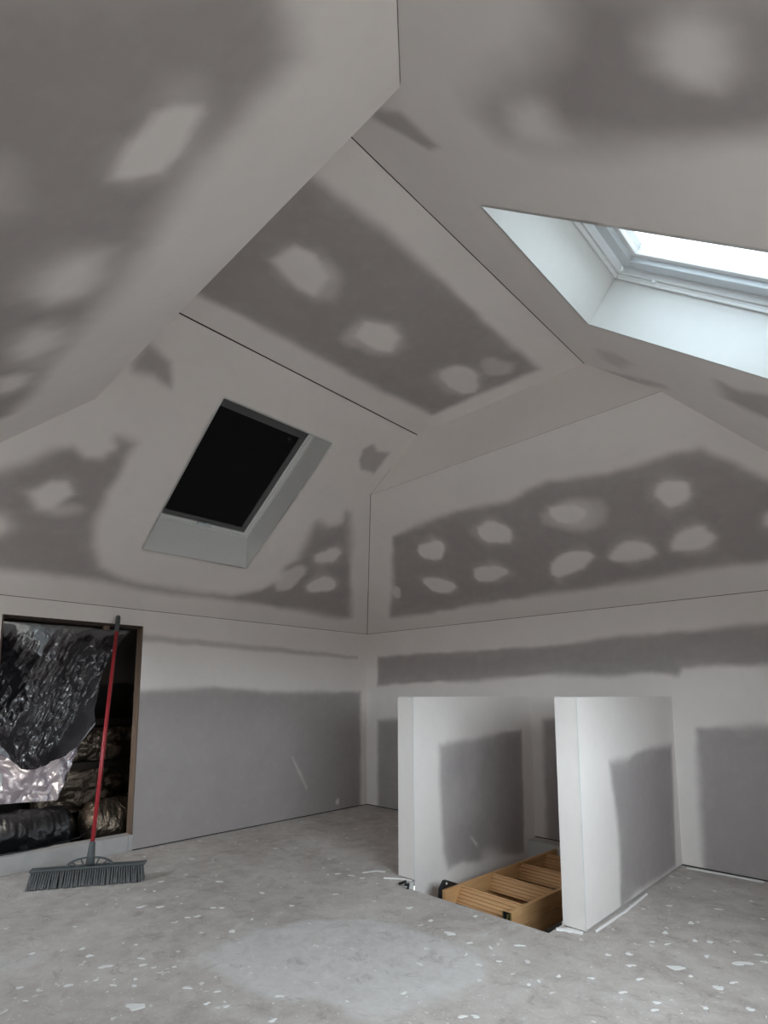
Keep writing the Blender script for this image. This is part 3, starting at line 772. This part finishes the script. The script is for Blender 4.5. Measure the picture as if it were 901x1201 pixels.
# ------------------------------------------------------------------ eaves void behind the left knee wall
VX, VY0, VY1 = -1.45, -4.35, -1.1
def plane_obj(name, mat, P, res, disp=None, parent=None):
    """grid between four corners with optional displacement along the normal"""
    a, b, c, d = [np.array(q, float) for q in P]
    nu = max(2, int(np.linalg.norm(b - a) / res)); nv = max(2, int(np.linalg.norm(d - a) / res))
    u, v = np.meshgrid(np.linspace(0, 1, nu), np.linspace(0, 1, nv))
    u = u.ravel(); v = v.ravel()
    X = (a[None] * ((1 - u) * (1 - v))[:, None] + b[None] * (u * (1 - v))[:, None] + c[None] * (u * v)[:, None] + d[None] * ((1 - u) * v)[:, None])
    if disp is not None:
        nrm = np.cross(b - a, d - a); nrm /= np.linalg.norm(nrm)
        X += nrm[None] * disp(u * np.linalg.norm(b - a), v * np.linalg.norm(d - a))[:, None]
    idx = np.arange(nu * nv).reshape(nv, nu)
    q = np.stack([idx[:-1, :-1], idx[:-1, 1:], idx[1:, 1:], idx[1:, :-1]], -1).reshape(-1, 4)
    me = raw_mesh(name, X, q, [mat]); me.shade_smooth()
    return link_mesh(name, me, parent)


zR = lambda x: KNEE + SA * x
w = plane_obj('wall_eaves_roof', M_DARK, [(-.01, VY0, zR(-.01) + .03), (-.01, VY1, zR(-.01) + .03), (VX, VY1, zR(VX) + .03), (VX, VY0, zR(VX) + .03)], .5); w['kind'] = 'structure'
w = plane_obj('wall_eaves_outer', M_DARK, [(VX, VY0, -.2), (VX, VY1, -.2), (VX, VY1, zR(VX) + .05), (VX, VY0, zR(VX) + .05)], .5); w['kind'] = 'structure'
w = plane_obj('floor_eaves', M_EAVEFLOOR, [(VX, VY0, -.02), (-.09, VY0, -.02), (-.09, VY1, -.02), (VX, VY1, -.02)], .5); w['kind'] = 'structure'
for yy in (VY0, VY1):
    w = plane_obj('wall_eaves_end', M_DARK, [(VX, yy, -.2), (-.021, yy, -.2), (-.021, yy, 1.9), (VX, yy, 1.9)], .5); w['kind'] = 'structure'

# framing round the opening
fr = empty('trim_2'); fr['kind'] = 'structure'
MB().box((-.100, OY1 - .006, OZ0 - .02), (-.010, OY1 + .038, OZ1 + .02)).build('jamb_stud', M_STUD, fr, .002)
MB().box((-.100, OY0 - .038, OZ0 - .02), (-.010, OY0 + .012, OZ1 + .02)).build('jamb_stud', M_STUD, fr, .002)
MB().box((-.110, OY0, OZ1 - .018), (-.014, OY1, OZ1 + .07)).build('header_beam', M_RAFTER, fr, .002)
MB().box((-.100, OY0 - .10, .0), (.003, OY1 - .030, OZ0)).build('sill_plank', M_SILL, fr, .002)
MB().box((-.100, OY1 - .029, .0), (.002, OY1 + .004, OZ0)).build('sill_block', M_SILL, fr, .002)
MB().box((-.055, -2.735, OZ1 - .05), (-.02, -2.695, OZ1 - .014)).build('nail_block', M_STUD, fr)

ridged = lambda x, y, s: 1 - np.abs(fbm(x, y, s, 4))
for i, (yy, lab) in enumerate(((-2.13, 'dark timber rafter right of the hanging black sheet in the eaves'),)):
    mb = MB()
    mb.obox((-.12, yy, zR(-.12) - .13), (VX + .14, 0, (VX + .14) * SA), (0, .045, 0), (0, 0, .13))
    tag(mb.build('rafter', M_RAFTER, None, .003), lab, 'rafter')
# foil lining between the battens on the outer side
def foil(name, P, seed, label):
    o = plane_obj(name, M_FOIL, P, .018, lambda u, v: .05 * fbm(u * 5, v * 9, seed) + .018 * ridged(u * 14, v * 18, seed + 3))
    return tag(o, label, 'foil', 'foil pieces in the eaves')
foil('foil_sheet', [(-1.00, -2.06, .98), (-1.00, -1.3, .98), (-.45, -1.3, 1.34), (-.45, -2.06, 1.34)], 41, 'crinkled brown foil above the upper dark batten in the eaves')
foil('foil_sheet', [(-1.20, -2.75, .56), (-1.20, -1.5, .56), (-1.20, -1.5, .86), (-1.20, -2.75, .86)], 45, 'bright crinkled foil between the two dark battens in the eaves')
foil('foil_sheet', [(-1.15, -2.85, .12), (-1.15, -1.5, .12), (-1.23, -1.5, .52), (-1.23, -2.85, .52)], 52, 'dull smooth foil below the lower dark batten in the eaves')
for zz, lab in ((.915, 'upper dark batten crossing the foil in the eaves'), (.535, 'lower dark batten crossing the foil in the eaves')):
    mb = MB().box((-1.09, VY0 + .01, zz - .03), (-1.03, VY1 - .01, zz + .03))
    tag(mb.build('batten', M_RAFTER, None, .004), lab, 'batten', 'eaves battens')


# black sheet hanging in the opening
def hanging_sheet():
    nu, nv = 230, 230
    u, v = np.meshgrid(np.linspace(0, 1, nu), np.linspace(0, 1, nv)); u = u.ravel(); v = v.ravel()
    yr = np.interp(v, [0, .15, .45, .75, 1], [-2.50, -2.54, -2.62, -2.68, -2.72])
    yl = np.full_like(v, -3.75)
    y = yl + (yr - yl) * u
    zb = np.interp(y, [-3.8, -3.30, -3.16, -3.05, -2.98, -2.86, -2.72, -2.6], [.78, .74, .645, .615, .64, .76, .93, .97]) + .02 * fbm(y * 9, y * 3, 68)
    z = 1.66 - v * (1.66 - zb)
    dg = (y + 3.0) * 1.0 + (z - 1.0) * -.42         # diagonal fold coordinate
    x = -.29 - .08 * np.sin(dg * 7.5 + .8 * fbm(y * 2, z * 2, 60)) - .17 * v * (1 - v) * 2
    x += .055 * fbm(y * 4 + z, z * 3 - y * 2, 61)
    al = (y + 3.0) * .42 + (z - 1.0)
    x += .030 * ridged(y * 5 + z * 2, z * 4 - y * 3, 63) + .007 * ridged(y * 15 + z * 4, z * 15, 66)
    x += .045 * ridged(dg * 6.5, al * 1.6, 69) + .020 * ridged(dg * 16, al * 3.5, 70)
    # one pulled fold running from the top right down to the left
    fd = (y - (-2.66 - .62 * np.clip((1.10 - z), 0, 1) ** 1.3))
    x += .10 * np.exp(-(fd / .05) ** 2) * np.clip((1.6 - z) * 2, 0, 1)
    x -= .05 * np.exp(-((fd + .10) / .06) ** 2)
    # rolled lower hem
    x += .07 * np.clip((v - .90) * 10, 0, 1) ** 2
    tv = np.clip(v / .3, 0, 1); tv = tv * tv * (3 - 2 * tv)
    x = -.135 + (np.clip(x, -.54, -.125) + .135) * tv
    z = np.minimum(z, zR(x) - .035)
    X = np.stack([x, y, z], -1)
    idx = np.arange(nu * nv).reshape(nv, nu)
    q = np.stack([idx[:-1, :-1], idx[:-1, 1:], idx[1:, 1:], idx[1:, :-1]], -1).reshape(-1, 4)
    me = raw_mesh('plastic_sheet', X, q, [M_PLASTIC]); me.shade_smooth()
    o = link_mesh('plastic_sheet', me)
    tag(o, 'crumpled glossy black plastic sheet hanging inside the wall opening', 'sheet')


hanging_sheet()
pale = plane_obj('plastic_liner', M_PALE, [(-.60, -3.30, .365), (-.60, -2.83, .34), (-.66, -2.60, .98), (-.66, -3.25, .86)], .008,
                 lambda u, v: .05 * fbm(u * 4 + v, v * 3, 81) + .03 * ridged(u * 9 + v * 5, v * 8, 83) + .010 * ridged(u * 26, v * 24, 85))
tag(pale, 'pale lit plastic liner hanging below the black sheet in the opening', 'sheet')


def bundle(name, y0, y1, x, r, mat, seed, label, cat, flat=.85):
    nu, nv = 150, 60
    u, v = np.meshgrid(np.linspace(0, 1, nu), np.linspace(0, 2 * np.pi, nv)); u = u.ravel(); v = v.ravel()
    y = y0 + (y1 - y0) * u
    taper = np.clip(np.minimum(u, 1 - u) * 14, 0, 1) ** .5
    rr = r * taper * (1 + .10 * fbm(u * 8, np.cos(v) * 1.5 + np.sin(v) * 1.1 + 5, seed) + .06 * ridged(u * 20, np.cos(v) * 3 + np.sin(v) * 2 + 9, seed + 4))
    X = np.stack([x + rr * np.cos(v), y, np.maximum(-.018, r * flat + rr * np.sin(v) * flat)], -1)
    idx = np.arange(nu * nv).reshape(nv, nu)
    q = np.stack([idx[:-1, :-1], idx[:-1, 1:], idx[1:, 1:], idx[1:, :-1]], -1).reshape(-1, 4)
    me = raw_mesh(name, X, q, [mat]); me.shade_smooth()
    return tag(link_mesh(name, me), label, cat)


bundle('plastic_bundle', -3.9, -2.70, -.50, .19, M_WRAP, 71, 'long black plastic wrapped bundle lying on the eaves floor', 'bundle', .8)
bundle('foil_bundle', -2.68, -1.6, -.48, .17, M_FOIL, 75, 'low brown foil wrapped bundle at the right end of the black bundle', 'bundle', .9)
cb = MB().tube([(-.06, -3.3, .117), (-.05, -3.0, .125), (-.055, -2.8, .15), (-.12, -2.7, .19)], .004, 6)
tag(cb.build('cable', M_BLACKMETAL, None, 0, True), 'thin dark cable lying over the sill plank behind the broom', 'cable')

# site lamp on a post just inside the opening, at its left edge
lamp = tag(empty('work_lamp', (-.20, -3.315, -.02), (0, 0, math.radians(30))), 'small white work lamp on a post at the left edge of the wall opening', 'lamp')
MB().box((-.06, -.06, .0), (.05, .06, .015)).build('lamp_foot', M_WHITE, lamp, .004)
MB().tube([(0, 0, .01), (0, 0, .56)], .010, 10).build('lamp_post', M_WHITE, lamp)
MB().box((-.07, -.05, .53), (.07, .005, .65)).build('lamp_housing', M_WHITE, lamp, .008)
M_LAMP = make_emit('lamp_lens', (1.0, .93, .84), 110)
MB().obox((-.060, .008, .545), (.12, 0, 0), (0, -.012, .095), (0, .004, 0)).build('lamp_lens', M_LAMP, lamp)


# ------------------------------------------------------------------ push broom
def push_broom():
    a = Vector((.378, -3.207, 0)); b = Vector((.712, -2.650, 0))
    mid = (a + b) / 2; L = (b - a).length; d = (b - a).normalized(); w = Vector((d.y, -d.x, 0))   # w: towards the camera
    root = tag(empty('push_broom', mid), 'red handled push broom leaning on the wall beside the opening', 'broom')
    top = Vector((.022, -2.652, 1.752)) - mid
    foot = Vector((0, 0, .118)) - w * .006
    ax = (top - foot).normalized()
    P = lambda t: foot + ax * t
    Lh = (top - foot).length
    MB().tube([P(.115), P(Lh * .5), P(Lh - .13)], .0125, 16).build('handle', M_RED, root, 0, True)
    MB().tube([P(Lh - .135), P(Lh - .13), P(Lh - .06), P(Lh - .012), P(Lh)], [.0135, .0155, .0165, .0155, .008], 16).build('grip', M_GREYPLASTIC, root, 0, True)
    MB().tube([P(-.01), P(.05), P(.12), P(.125)], [.026, .022, .017, .015], 14).build('socket', M_GREYPLASTIC, root, 0, True)
    # arched brace with cut-outs
    br = MB()
    hw, hh = .135, .055
    zb = .104
    def pt(t, r): return Vector((0, 0, zb)) + d * (hw * r * math.cos(t)) + Vector((0, 0, hh * r * math.sin(t))) - w * .004
    n = 18
    for i in range(n):
        t0, t1 = math.pi * i / n, math.pi * (i + 1) / n
        o = pt(t0, .80)
        br.add([pt(t0, .84), pt(t1, .84), pt(t1, 1.0), pt(t0, 1.0)] + [q + w * .008 for q in (pt(t0, .84), pt(t1, .84), pt(t1, 1.0), pt(t0, 1.0))],
               [(0, 3, 2, 1), (4, 5, 6, 7), (0, 1, 5, 4), (1, 2, 6, 5), (2, 3, 7, 6), (3, 0, 4, 7)])
    for t in (.18, .36, .64, .82):
        e = pt(math.pi * t, .95)
        br.tube([Vector((0, 0, zb)) + d * (hw * .55 * math.cos(math.pi * t)), e], .005, 6)
    br.build('brace', M_GREYPLASTIC, root)
    # block
    prof = [(-.034, .0), (.034, .0), (.036, .006), (.030, .013), (-.030, .013), (-.036, .006)]
    MB().prism(prof, Vector((0, 0, .094)) - d * (L / 2), w, Vector((0, 0, 1)), d * L).build('head_block', M_GREYPLASTIC, root, .003)
    # bristle tufts
    bm = MB(); rnd = random.Random(3)
    nt_ = 46
    for r in range(5):
        off = -.028 + .014 * r
        for i in range(nt_):
            s = -L / 2 + .012 + (L - .024) * (i + .5 * (r % 2)) / nt_
            base = Vector((0, 0, .096)) + d * s + w * off
            tip = Vector((0, 0, .001 + rnd.random() * .004)) + d * (s * 1.03 + rnd.uniform(-.005, .005)) + w * (off * 1.5 + rnd.uniform(-.006, .010) + (.016 if r == 4 else 0))
            m2 = base.lerp(tip, .6) + w * rnd.uniform(-.002, .004)
            bm.tube([base, m2, tip], [.0042, .0056, .0095], 5, False)
    bo = bm.build('bristles', M_BRISTLE, root); bo['kind'] = 'stuff'


push_broom()


# ------------------------------------------------------------------ folded loft ladder lying in the hatch
def loft_ladder():
    root = tag(empty('loft_ladder', (2.150, -1.455, -.022), (0, 0, math.radians(-2.6))),
               'folded pine loft ladder with grooved treads lying in the floor hatch', 'ladder')
    Wd, Ln, dep, th = .495, 1.32, .096, .024
    def rail(name, x, z0, z1, y0=0., y1=Ln, lab=None):
        o = MB().box((x, y0, z0), (x + th, y1, z1)).build(name, M_LADDER, root, .003)
        return o
    rail('rail', 0, -dep, 0); rail('rail', Wd - th, -dep, 0)
    for z in (-.10,):
        rail('lower_rail', .004, z - .085, z, .02, Ln - .03); rail('lower_rail', Wd - th - .004, z - .085, z, .02, Ln - .03)
    # tread: grooved face towards the near end
    g = [(0, 0)]
    H, T = .108, .019
    n = 5
    pitch = H / n
    prof = [(0, 0)]
    for i in range(n):
        y0 = i * pitch
        prof += [(0, y0 + pitch * .30), (.008, y0 + pitch * .34), (.008, y0 + pitch * .62), (0, y0 + pitch * .66)]
    prof += [(0, H), (T, H), (T, 0)]
    tilt = math.radians(34)
    V = Vector((0, math.sin(tilt), math.cos(tilt))); U = Vector((0, math.cos(tilt), -math.sin(tilt)))
    me = None
    for k, yy in enumerate((.155, .490, .825, 1.160)):
        if me is None:
            o = MB().prism(prof, (0, 0, 0), U, V, (Wd - 2 * th, 0, 0)).build('tread', M_TREAD, root)
            me = o.data
        else:
            o = link_mesh('tread', me, root)
        o.location = (th, yy - H * math.sin(tilt), -.002 - H * math.cos(tilt))
    for k, yy in enumerate((.30, .635, .97)):
        o = link_mesh('lower_tread', me, root); o.location = (th, yy - H * math.sin(tilt), -.102 - H * math.cos(tilt))
    # brass end bracket with a diagonal slot on the right rail
    br = MB().box((Wd - th - .030, -.006, -.075), (Wd - .002, -.002, -.004)).build('end_bracket', M_BLACKMETAL, root, .001)
    MB().obox((Wd - th - .012, -.010, -.070), (.011, 0, 0), (.014, 0, .058), (0, .003, 0)).build('bracket_arm', M_BRASS, br)
    MB().box((Wd - th - .030, -.009, -.075), (Wd - th - .026, -.006, -.004)).build('bracket_edge', M_BRASS, br)
    MB().box((Wd - .006, -.009, -.075), (Wd - .002, -.006, -.004)).build('bracket_edge', M_BRASS, br)
    # black hinge on the left rail
    hb = MB()
    hb.prism([(-.01, -.10), (.03, -.10), (.16, -.03), (.165, -.005), (.06, .040), (.035, .040), (.0, .0)], (-.030, 0, 0), (0, 1, 0), (0, 0, 1), (.026, 0, 0))
    hg = hb.build('hinge_plate', M_BLACKMETAL, root, .002)
    MB().tube([(-.036, .045, .025), (.0, .045, .025)], .007, 10).build('hinge_pin', M_SASH, hg)


loft_ladder()

# ------------------------------------------------------------------ dried plaster on the floor
floor = bpy.data.objects['floor']
var = []
for k in range(7):
    rnd = random.Random(100 + k); n = 11
    top = []; 
    ph = rnd.random() * 6
    for i in range(n):
        t = 2 * math.pi * i / n
        r = 1 + .28 * math.sin(2 * t + ph) + .18 * math.sin(3 * t + 2 * ph) + rnd.uniform(-.16, .16)
        top.append((r * math.cos(t), r * math.sin(t) * .62))
    vs_ = [(x * .82, y * .82, .0022) for x, y in top] + [(x, y, .0002) for x, y in top]
    fs_ = [tuple(range(n))] + [(i, n + i, n + (i + 1) % n, (i + 1) % n) for i in range(n)]
    var.append(MB().add(vs_, fs_).mesh('plaster_fleck', M_CHIP))
BIG = {1: 2.1, 0: 1.5, 29: 1.5, 39: 2.0, 42: 1.9, 41: 1.5, 30: 1.4}
rnd = random.Random(5)
def on_floor(x, y): return .03 < x < XMAX - .05 and YMIN + .05 < y < -.03 and not (HX0 - .03 < x < HX1 + .03 and HY0 - .03 < y) and not (S1X0 - .03 < x < S2X1 + .03 and y > SY0 - .03)
for i, (x, y) in enumerate(FLECKS):
    if not on_floor(x, y): continue
    o = link_mesh('plaster_fleck', var[i % 7], floor)
    dist = math.hypot(x - 4.36, y + 4.25)
    s = (.0062 + .0042 * dist) * rnd.uniform(.8, 1.25) * BIG.get(i, 1.0) * .78
    o.location = (x, y, 0.0003); o.rotation_euler = (0, 0, .76 + rnd.uniform(-.5, .5)); o.scale = (s * 1.15, s * rnd.uniform(.8, 1.2), 1)
for i in range(110):
    x = rnd.uniform(.3, 4.3); y = rnd.uniform(-3.6, -.2)
    if not on_floor(x, y): continue
    o = link_mesh('plaster_fleck', var[i % 7], floor)
    s = rnd.uniform(.005, .014)
    o.location = (x, y, 0.0003); o.rotation_euler = (0, 0, rnd.uniform(0, 6.3)); o.scale = (s * rnd.uniform(.9, 1.8), s, 1)


def strip(name, pts, wd, h, mat, label, cat, seed=1):
    """ragged strip of plaster lying on the floor"""
    rnd = random.Random(seed); vs_ = []; fs_ = []
    pts = [Vector((*p, 0)) for p in pts]
    n = 14; P = []
    for i in range(n + 1):
        t = i / n * (len(pts) - 1); k = min(int(t), len(pts) - 2)
        P.append(pts[k].lerp(pts[k + 1], t - k))
    for i, p in enumerate(P):
        d = (P[min(i + 1, n)] - P[max(i - 1, 0)]).normalized(); nn = Vector((-d.y, d.x, 0))
        e = wd * rnd.uniform(.6, 1.2) / 2
        vs_ += [p + nn * e + Vector((0, 0, .0004)), p + nn * e * .6 + Vector((0, 0, h)), p - nn * e * .6 + Vector((0, 0, h)), p - nn * e + Vector((0, 0, .0004))]
    for i in range(n):
        for k in range(3): fs_.append((i * 4 + k, i * 4 + k + 1, (i + 1) * 4 + k + 1, (i + 1) * 4 + k))
    return tag(MB().add(vs_, fs_).build(name, mat), label, cat)


strip('plaster_strip', [(3.105, -1.47), (3.112, -1.1), (3.10, -.75)], .014, .008, M_CHIP, 'long white plaster strip along the base of the right half wall', 'plaster', 3)
strip('plaster_strip', [(2.95, -1.565), (3.01, -1.53), (3.07, -1.52)], .05, .006, M_CHIP, 'broken white plaster piece at the front foot of the right half wall', 'plaster', 4)
strip('plaster_strip', [(1.80, -1.60), (1.90, -1.53), (1.96, -1.515)], .014, .006, M_CHIP, 'thin white strip at the front foot of the left half wall', 'plaster', 5)
strip('plaster_strip', [(1.62, -1.62), (1.66, -1.53), (1.72, -1.50)], .028, .003, M_CHIP, 'curled white plaster smear on the floor left of the left half wall', 'plaster', 6)
strip('plaster_strip', [(3.12, -.05), (3.3, -.04), (3.55, -.035)], .04, .007, M_CHIP, 'crumbled plaster line under the back wall right of the half wall', 'plaster', 7)
wb = MB().tube([(1.955, -1.63, .008), (1.985, -1.60, .024), (2.0, -1.62, .01), (2.03, -1.625, .022), (2.045, -1.65, .006)], .008, 8)
tag(wb.build('wire_offcut', M_BLACKMETAL, None, 0, True), 'short curled black wire offcut at the foot of the left half wall', 'wire')
